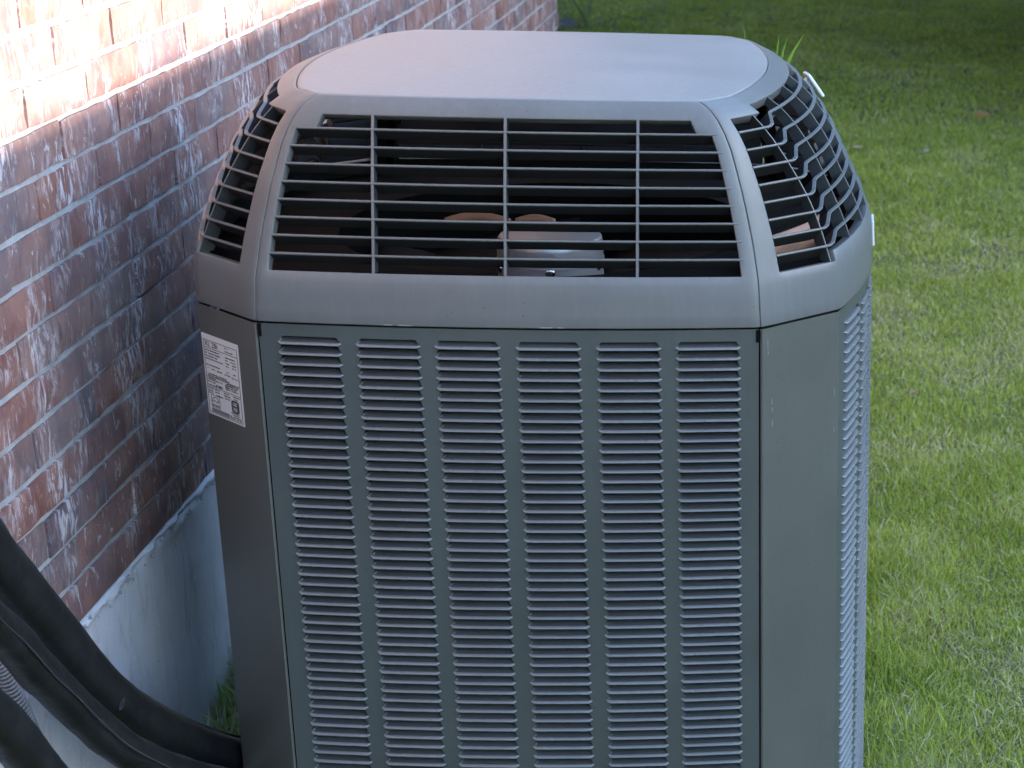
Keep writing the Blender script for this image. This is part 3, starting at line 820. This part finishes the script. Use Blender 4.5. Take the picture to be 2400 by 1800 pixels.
hD = [(-.72, -.44, -.12), (-.67, -.43, -.14), (-.645, -.40, -.20), (-0.645, -0.348, -0.308), (-0.645, -0.325, -0.363), (-0.645, -0.301, -0.411), (-0.645, -0.283, -0.452), (-0.645, -0.267, -0.486), (-0.645, -0.252, -0.522), (-0.645, -0.236, -0.564), (-0.645, -0.228, -0.609), (-.645, -.22, -.75), (-.645, -.22, -1.0)]
me, QD = tube_mesh('flexible_conduit', hD, .0125, CND, 12, 12, .0, 2)
fc = link('flexible_conduit', me); tag(fc, 'thin grey ribbed electrical conduit against the concrete behind the black pipes', 'conduit')
V = []; Fc = []; n = 12; 
rings = MB(); tot = 0; last = None
dense = []
for i in range(len(QD)-1):
    m_ = max(1, int((QD[i+1]-QD[i]).length/.001))
    for k in range(m_): dense.append(QD[i].lerp(QD[i+1], k/m_))
acc = 0
for i in range(2, len(dense)-2):
    acc += (dense[i]-dense[i-1]).length
    if acc > .0072:
        acc = 0; tg = (dense[i+1]-dense[i-1]).normalized(); sx_ = tg.cross(Vector((0.2, 1, 0))).normalized(); sy_ = sx_.cross(tg); vs = []
        for off, r_ in ((-.0018, .0122), (0, .0148), (.0018, .0122)):
            for k in range(n): a_ = 2*PI*k/n; vs.append(dense[i]+tg*off+(sx_*math.cos(a_)+sy_*math.sin(a_))*r_)
        rings.add(vs, [(j*n+k, j*n+(k+1) % n, (j+1)*n+(k+1) % n, (j+1)*n+k) for j in range(2) for k in range(n)])
o = link('conduit_ribs', rings.me('conduit_ribs', simple('conduit_rib', (.34, .32, .34), .45), True), fc); o['kind'] = 'stuff'

# ------------------------------------------------------------------ grass
def grass_mat():
    m = NT('grass_blade'); at = m.n('ShaderNodeAttribute', attribute_name='tint'); m.col(at.outputs[0]); m.b.inputs['Roughness'].default_value = .5
    m.b.inputs['Specular IOR Level'].default_value = .35
    tr = m.n('ShaderNodeBsdfTranslucent'); m.l(at.outputs[0], tr.inputs[0]); mx = m.n('ShaderNodeMixShader'); mx.inputs[0].default_value = .25
    out = [x for x in m.t.nodes if x.type == 'OUTPUT_MATERIAL'][0]
    m.l(m.b.outputs[0], mx.inputs[1]); m.l(tr.outputs[0], mx.inputs[2]); m.l(mx.outputs[0], out.inputs[0]); return m.m
GRM = grass_mat()
def vnoise(x, y, f, seed):
    # cheap smooth value noise
    r = np.random.default_rng(seed); G = r.random((256, 256)); X = x*f+100; Y = y*f+100
    xi = np.floor(X).astype(int); yi = np.floor(Y).astype(int); fx = X-xi; fy = Y-yi; fx = fx*fx*(3-2*fx); fy = fy*fy*(3-2*fy)
    g = lambda a, b: G[a % 256, b % 256]
    return (g(xi, yi)*(1-fx)+g(xi+1, yi)*fx)*(1-fy)+(g(xi, yi+1)*(1-fx)+g(xi+1, yi+1)*fx)*fy
def blades(name, x, y, z, h, w, lean, cols, base_dark=True):
    N = len(x); a = rng.random(N)*2*PI; la = rng.random(N)*2*PI
    dx, dy = np.cos(a)*w/2, np.sin(a)*w/2; lx, ly = np.cos(la)*lean*h, np.sin(la)*lean*h
    V = np.zeros((N, 5, 3)); hz = h*np.sqrt(np.clip(1-lean**2*.5, .15, 1))
    V[:, 0] = np.stack([x-dx, y-dy, z], 1); V[:, 1] = np.stack([x+dx, y+dy, z], 1)
    V[:, 2] = np.stack([x-dx*.85+lx*.35, y-dy*.85+ly*.35, z+hz*.6], 1); V[:, 3] = np.stack([x+dx*.85+lx*.35, y+dy*.85+ly*.35, z+hz*.6], 1)
    V[:, 4] = np.stack([x+lx, y+ly, z+hz], 1)
    me = bpy.data.meshes.new(name); me.vertices.add(N*5); me.vertices.foreach_set('co', V.reshape(-1).astype(np.float32))
    b = (np.arange(N)*5)[:, None]
    quad = (b+np.array([0, 1, 3, 2])); tri = (b+np.array([2, 3, 4]))
    loops = np.concatenate([np.concatenate([quad, tri], 1).reshape(-1)]); me.loops.add(len(loops)); me.loops.foreach_set('vertex_index', loops.astype(np.int32))
    starts = (np.arange(N)[:, None]*7+np.array([0, 4])).reshape(-1); me.polygons.add(2*N); me.polygons.foreach_set('loop_start', starts.astype(np.int32))
    me.materials.append(GRM); at = me.color_attributes.new('tint', 'FLOAT_COLOR', 'POINT')
    C4 = np.ones((N, 5, 4)); C4[:, :, :3] = cols[:, None, :]; at.data.foreach_set('color', C4.reshape(-1).astype(np.float32))
    me.update(calc_edges=True); me.validate(); return me
def gcols(x, y, N):
    n1 = vnoise(x, y, 1.1, 1); n2 = vnoise(x, y, 4.5, 2); n3 = vnoise(x, y, 12, 3)
    g1 = np.array([.20, .265, .024]); g2 = np.array([.42, .46, .078]); g3 = np.array([.33, .31, .12])
    k = np.clip(n1*.5+n2*.4+n3*.4-.15+rng.normal(0, .16, N), 0, 1)[:, None]; c = g1*(1-k)+g2*k
    dry = (rng.random(N) < .12+.40*np.clip((n2*n1-.25)*2.2, 0, 1)); st = np.array([.60, .52, .30])*rng.uniform(.55, 1.15, (N, 1))
    c = np.where(dry[:, None], st*.8+g3*.2, c)
    blu = rng.random(N) < .06; c = np.where((blu & ~dry)[:, None], c*np.array([.9, .95, 1.9]), c)
    return c*rng.uniform(.8, 1.2, (N, 1)), dry
regs = [(.44, 1.2, .25, 2.2, 42000, 1.0), (.38, 1.4, 2.2, 4.2, 24000, 1.15), (.1, 1.6, 4.2, 7.2, 12000, 1.5), (-.7, 2.1, 7.2, 13.5, 5200, 2.1), (-4, -.7, 5.6, 17, 2200, 3), (-.7, 3.2, 13.5, 17, 2000, 3), (2.1, 3.4, 7, 13.5, 2000, 2.2),
        (1.2, 3.4, -2.5, 2.2, 5000, 2.3), (1.4, 3.4, 2.2, 4.2, 5000, 2.3), (1.6, 3.4, 4.2, 7.2, 4500, 2.3), (-.5, .38, .95, 5.6, 5000, 2.0), (-.66, .5, -2.6, -.1, 6000, 2.0), (.5, 1.2, -2.6, .25, 9000, 1.8)]
X = []; Y = []; H = []; Wd = []
for x0, x1, y0, y1, dens, ws in regs:
    n = int((x1-x0)*(y1-y0)*dens); xx = rng.uniform(x0, x1, n); yy = rng.uniform(y0, y1, n)
    cl = vnoise(xx, yy, 7, 9)*.6+vnoise(xx, yy, 2.2, 10)*.5
    hh = (.014+.025*cl)*rng.uniform(.6, 1.25, n)
    edge = np.clip(1-(np.abs(xx-.56)-.02)/.2, 0, 1)*(yy < 1.6)*(yy > -.1); hh *= 1+1.1*edge      # longer where the mower misses, next to the pad
    X.append(xx); Y.append(yy); H.append(hh); Wd.append(np.full(n, .0026*ws)*rng.uniform(.7, 1.3, n))
X = np.concatenate(X); Y = np.concatenate(Y); H = np.concatenate(H); Wd = np.concatenate(Wd)
keep = ~((np.abs(X) < .505) & (Y > -.06) & (Y < .93)); X, Y, H, Wd = X[keep], Y[keep], H[keep], Wd[keep]
N = len(X); Z = GZ+.0*X
def gh(X, Y):
    gx = np.linspace(-4.1, 3.5, 220); gy = np.linspace(-2.7, 17.1, 480); Gd = np.array([[ground_h(a, b) for a in gx] for b in gy])
    ix = np.clip((X-gx[0])/(gx[1]-gx[0]), 0, len(gx)-1.001); iy = np.clip((Y-gy[0])/(gy[1]-gy[0]), 0, len(gy)-1.001)
    a = ix.astype(int); b = iy.astype(int); fx = ix-a; fy = iy-b
    return (Gd[b, a]*(1-fx)+Gd[b, a+1]*fx)*(1-fy)+(Gd[b+1, a]*(1-fx)+Gd[b+1, a+1]*fx)*fy
Z = gh(X, Y)-.004
cols, dry = gcols(X, Y, N)
lean = np.where(dry, rng.uniform(.7, 1.3, N), np.abs(rng.normal(.45, .3, N)))
me = blades('lawn_grass', X, Y, Z, H*np.where(dry, 1.1, 1), Wd, np.clip(lean, 0, 1.3), cols)
o = link('lawn_grass', me); tag(o, 'green mown lawn with straw-coloured dry blades mixed in', 'grass', kind='stuff')
# clippings lying on the lawn
n = 5200; x = rng.uniform(.45, 1.9, n); y = .3+11*rng.random(n)**1.6; z = gh(x, y)+rng.uniform(.012, .032, n)
st = np.array([.52, .43, .24])*rng.uniform(.5, 1.1, (n, 1))
me = blades('dry_clippings', x, y, z, rng.uniform(.015, .05, n), rng.uniform(.001, .0024, n), np.full(n, 1.35), st)
o = link('dry_clippings', me); tag(o, 'loose pale dry clippings scattered over the lawn', 'clippings', kind='stuff')
# tuft at the foot of the wall
n = 5200; t = rng.random(n); x = rng.uniform(WX+.015, -.49, n); y = rng.uniform(.2, 1.5, n); z = gh(x, y)-.003
hh = rng.uniform(.02, .085, n)*(.5+.9*vnoise(x, y, 9, 21)); c, d_ = gcols(x, y, n); c = np.where((rng.random(n) < .18)[:, None], np.array([.42, .38, .27]), c*np.array([.75, .95, 1.5]))
me = blades('weed_tuft', x, y, z, hh*1.5, rng.uniform(.003, .007, n), np.abs(rng.normal(.6, .35, n)).clip(0, 1.2), c)
o = link('weed_tuft', me); tag(o, 'green weedy tuft at the foot of the concrete beside the black pipe', 'weeds', kind='stuff')

# single tall blades behind the unit
def blade_plant(name, base, specs, label, cat, colr, parent_part='leaf_blade'):
    e = empty(name, base, label, cat)
    for (dx, dy, hz, w, bend) in specs:
        V = []; Fc = []; n = 26; side = Vector((1, random.uniform(-.3, .3), 0)).normalized()
        for i in range(n):
            t = (i/(n-1))**.6; c = Vector((dx*t**bend, dy*t**bend, hz*t)); ww = w*(1-t**(2.2 if bend < 5 else 14))*.5+.0003
            V += [c-side*ww+Vector((0, 0, .002)), c, c+side*ww+Vector((0, 0, .002))]
        for i in range(n-1): Fc += [(3*i, 3*i+1, 3*i+4, 3*i+3), (3*i+1, 3*i+2, 3*i+5, 3*i+4)]
        me = mesh(parent_part, V, Fc, GRM, True); at = me.color_attributes.new('tint', 'FLOAT_COLOR', 'POINT')
        k = random.uniform(.8, 1.15); at.data.foreach_set('color', [q for _ in V for q in (colr[0]*k, colr[1]*k, colr[2]*k, 1)])
        link(parent_part, me, e)
    return e
blade_plant('tall_grass', (.33, 1.2, GZ), [(.075, .0, 1.262, .015, 12), (.025, .0, 1.262, .009, 6), (-.05, .03, 1.285, .008, 4), (.040, .02, 1.25, .008, 9), (.05, -.03, 1.20, .012, 2), (-.02, .05, 1.1, .011, 2.2)],
            'bright green tall grass blades rising behind the far right corner of the unit', 'grass plant', (.16, .30, .035))

# fallen leaves
LEAFM = {}
def leaf(name, x, y, s, colr, label, rot, curl=.5, up=.035):
    m = simple(name+'_colour', colr, .7); pts = []
    n = 16
    V = [(0, 0, 0)]
    for i in range(n):
        a = 2*PI*i/n; r = 1*(.62+.38*abs(math.cos(2.5*a))**.7)*(1 if i % 2 else .82); px, py = r*math.cos(a), r*math.sin(a)*.8
        V.append((px*s, py*s, curl*s*(.35*px*px+.5*abs(py)*(.6 if i % 3 else 1))))
    V.append((1.0*s, 0, .2*s)); V.append((1.7*s, .12*s, .1*s)); V.append((1.7*s, .05*s, .1*s))
    Fc = [(0, 1+i, 1+(i+1) % n) for i in range(n)]+[(n+1, n+2, n+3)]
    me = mesh(name, V, Fc, m); o = link(name, me); o.location = (x, y, ground_h(x, y)+up); o.rotation_euler = (rot[0], rot[1], rot[2])
    solidify(o, .0006, 0)
    return tag(o, label, 'leaf', 'fallen leaves on the lawn')
leaf('fallen_leaf', 1.246, 7.26, .060, (.60, .36, .2), 'large tan curled leaf alone on the dark far grass at upper right', (-.45, .3, .4), .8, .05)
leaf('fallen_leaf', .676, 2.76, .016, (.62, .48, .36), 'small pale pinkish leaf on the lawn right of the unit', (-.5, .2, .3), .6, .035)
leaf('fallen_leaf', .711, 2.66, .014, (.25, .15, .10), 'small brown leaf just right of the pale pinkish leaf', (-.2, .1, 2.3), .6, .03)
leaf('fallen_leaf', .622, 7.02, .035, (.26, .26, .25), 'pale grey leaf lying by the upper right side of the grille', (-.4, .1, 1.2), .5, .035)
leaf('fallen_leaf', .590, 6.47, .030, (.30, .24, .15), 'straw coloured leaf below the pale grey leaf beside the grille', (-.2, .1, 2.6), .5, .03)
leaf('fallen_leaf', 1.40, 9.6, .035, (.34, .09, .06), 'small dark red leaf far back near the top right of the lawn', (-.3, .2, .8), .5, .03)
leaf('fallen_leaf', .92, 6.4, .020, (.28, .28, .26), 'tiny whitish leaf in the middle of the lawn', (-.3, .2, 2.8), .5, .03)
leaf('fallen_leaf', 1.08, 5.9, .028, (.33, .36, .26), 'greyish green leaf on the lawn below the large tan leaf', (-.2, .2, .4), .5, .03)

# unseen back fence added to block low sky light behind the far lawn
FEN = simple('fence_cedar', (.22, .14, .08), .8)
fe = empty('privacy_fence', (1, 21, GZ), 'tall cedar privacy fence closing the far end of the back yard', 'fence')
pm = MB(); pm.box((0, 0, .92), (.14, .02, 1.84)); pme = pm.me('fence_board', FEN)
for k in range(90): link('fence_board', pme, fe, (-6.7+k*.15, 0, 0))
pm = MB(); pm.box((0, .03, 0), (13.6, .05, .09)); rme = pm.me('fence_rail', FEN)
for z in (.3, 1.5): link('fence_rail', rme, fe, (0, 0, z))
# shrub by the far house corner and a stone at its foot
def leafy(name, base, rad, n, ls, label, cat, cols, seed, trunk=None, group=None, ring=False):
    e = empty(name, base, label, cat, group); r = np.random.default_rng(seed)
    k = 44 if trunk else 14; cc = r.normal(0, 1, (k, 3)); cc /= np.linalg.norm(cc, axis=1)[:, None]; cc *= r.uniform(.2, .75, (k, 1)); cc *= np.array(rad); cr = r.uniform(.3, .5, k)*min(rad)
    idx = r.integers(0, k, n); d = r.normal(0, 1, (n, 3)); d /= np.linalg.norm(d, axis=1)[:, None]
    P = cc[idx]+d*(cr[idx]*r.uniform(.55, 1.1, n))[:, None]
    if trunk is not None: P[:, 2] += trunk
    else: P[:, 2] = np.maximum(P[:, 2]+rad[2]*.8, .01)
    a = r.normal(0, 1, (n, 3)); a /= np.linalg.norm(a, axis=1)[:, None]; b = np.cross(a, r.normal(0, 1, (n, 3))); b /= np.linalg.norm(b, axis=1)[:, None]
    L = (ls*r.uniform(.6, 1.3, n))[:, None]; V = np.stack([P-a*L, P+b*L*.42, P+a*L, P-b*L*.42], 1)
    me = bpy.data.meshes.new('foliage'); me.vertices.add(n*4); me.vertices.foreach_set('co', V.reshape(-1)); me.loops.add(n*4); me.loops.foreach_set('vertex_index', np.arange(n*4, dtype=np.int32))
    me.polygons.add(n); me.polygons.foreach_set('loop_start', (np.arange(n)*4).astype(np.int32)); me.materials.append(GRM)
    t = r.random(n)[:, None]; C = np.array(cols[0])*(1-t)+np.array(cols[1])*t; C4 = np.ones((n, 4, 4)); C4[:, :, :3] = C[:, None]
    at = me.color_attributes.new('tint', 'FLOAT_COLOR', 'POINT'); at.data.foreach_set('color', C4.reshape(-1).astype(np.float32)); me.update(calc_edges=True)
    link('crown' if trunk else 'foliage', me, e)
    if trunk:
        BK = bpy.data.materials.get('bark') or simple('bark', (.13, .10, .075), .9)
        tm, _ = tube_mesh('trunk', [(0, 0, -.1), (.05, .03, trunk*.4), (-.03, .05, trunk*.8), (0, 0, trunk*1.1)], [.2, .16, .12, .06], BK, 10, 5, .15, seed); link('trunk', tm, e)
        for q in range(6):
            c = Vector(cc[q])+Vector((0, 0, trunk)); lm_, _ = tube_mesh('limb', [(0, 0, trunk*.75), tuple((c+Vector((0, 0, trunk*.75)))*.5), tuple(c)], [.09, .06, .02], BK, 7, 4); link('limb', lm_, e)
    return e
leafy('low_shrub', (-2.6, 9.6, GZ), (.55, .5, .22), 2600, .035, 'dark green low shrub beyond the far corner of the brick wall', 'shrub', ((.03, .07, .02), (.06, .11, .03)), 3)
blade_plant('arching_grass', (-1.22, 10.7, GZ), [(-.14, -.1, .36, .03, 2.2), (.2, -.1, .14, .03, 1.6), (.34, -.15, .12, .026, 1.3), (-.1, -.2, .26, .025, 1.5), (.08, .1, .3, .02, 2)],
            'pale arching grass blades at the foot of the far brick corner', 'grass plant', (.16, .22, .08))
bm = bmesh.new(); bmesh.ops.create_icosphere(bm, subdivisions=2, radius=.07)
for v_ in bm.verts: v_.co *= 1+.25*mnoise.noise(v_.co*14); v_.co.z *= .55
me = bpy.data.meshes.new('stone'); bm.to_mesh(me); bm.free(); me.materials.append(simple('stone_grey', (.12, .13, .16), .8)); st = link('stone', me); st.location = (-1.365, 10.75, GZ+.03)
tag(st, 'small grey stone at the far end of the brick wall', 'stone')

# hedges added outside the frame to cut side sky light on the far lawn
for hx, lab_ in ((3.0, 'first hedge shrub from the house end along the right edge of the far lawn'), (-3.1, 'first hedge shrub from the house end on the left of the far lawn')):
    src = None
    for k in range(6):
        if src is None: src = leafy('hedge_shrub', (hx, 6.6+k*1.5, GZ), (.7, .95, 1.15), 9000, .075, lab_, 'hedge', ((.03, .075, .02), (.06, .12, .03)), 70+int(hx), group='hedge shrubs beside the far lawn')
        else:
            c_ = src.copy(); COL.objects.link(c_); c_.location = (hx, 6.6+k*1.5, GZ); c_.rotation_euler.z = k*PI; c_['label'] = ('second', 'third', 'fourth', 'fifth', 'last')[k-1]+' hedge shrub from the house end '+('along the right edge of the far lawn' if hx > 0 else 'on the left of the far lawn')
            for ch in src.children: d_ = ch.copy(); COL.objects.link(d_); d_.parent = c_
# ------------------------------------------------------------------ the place outside the frame
SID = simple('lap_siding', (.42, .40, .36), .7); ROOF = simple('shingle', (.09, .085, .08), .9); TRIM = simple('fascia_white', (.7, .7, .68), .6)
EX, EZ = 8.0, .2563+math.tan(SUN_EL)/math.sin(SUN_AZ)*(8.0-WX)
nh = empty('neighbour_house', (10.9, 3, GZ), 'single storey neighbouring house with pale siding and shingled roof beside the lawn', 'house')
def hp(name, mb, mat): o = link(name, mb.me(name, mat), nh); o.location = -Vector(nh.location); return o
mb = MB(); mb.box((10.9, 3, (GZ+EZ)/2-.03), (5.0, 26, EZ-GZ-.06)); hp('house_wall', mb, SID)
mb = MB(); mb.box((EX+.0125, 3, EZ-.09), (.025, 27, .18)); hp('fascia', mb, TRIM)
mb = MB(); y0, y1 = -10.5, 16.5; zr = EZ+.6
mb.add([(EX, y0, EZ), (EX, y1, EZ), (10.9, y1, zr), (10.9, y0, zr), (13.8, y1, EZ), (13.8, y0, EZ)], [(0, 3, 2, 1), (3, 5, 4, 2), (0, 1, 4, 5)]); hp('roof', mb, ROOF)
for k, (x, y, h, rd) in enumerate([(3.2, 9.3, 3.55, (4.6, 5.2, 2.3)), (-3.6, 9.6, 3.6, (4.4, 4.6, 2.3)), (0.6, 13.8, 3.4, (4.2, 4.4, 2.6)), (-7.5, 18, 3.6, (4, 3, 2.8)), (-2.2, -13.5, 2.9, (3.4, 2.6, 2.8)), (3.0, -14.5, 2.9, (3.6, 2.6, 2.8))]):  # unseen trees: back ones shade far lawn, camera-side pair added to dim the front
    leafy('shade_tree', (x, y, GZ), rd, 42000, .17, ['broad leafy tree at the back of the yard just beyond the lawn', 'leafy tree behind the far corner of the brick house', 'leafy tree at the very back of the lawn before the fence', 'distant leafy tree far behind the brick house', 'leafy tree behind the camera side of the yard by the house', 'leafy tree behind the camera near the neighbouring house'][k], 'tree', ((.03, .075, .02), (.07, .13, .035)), 40+k, trunk=h, group='trees at the back of the yard')
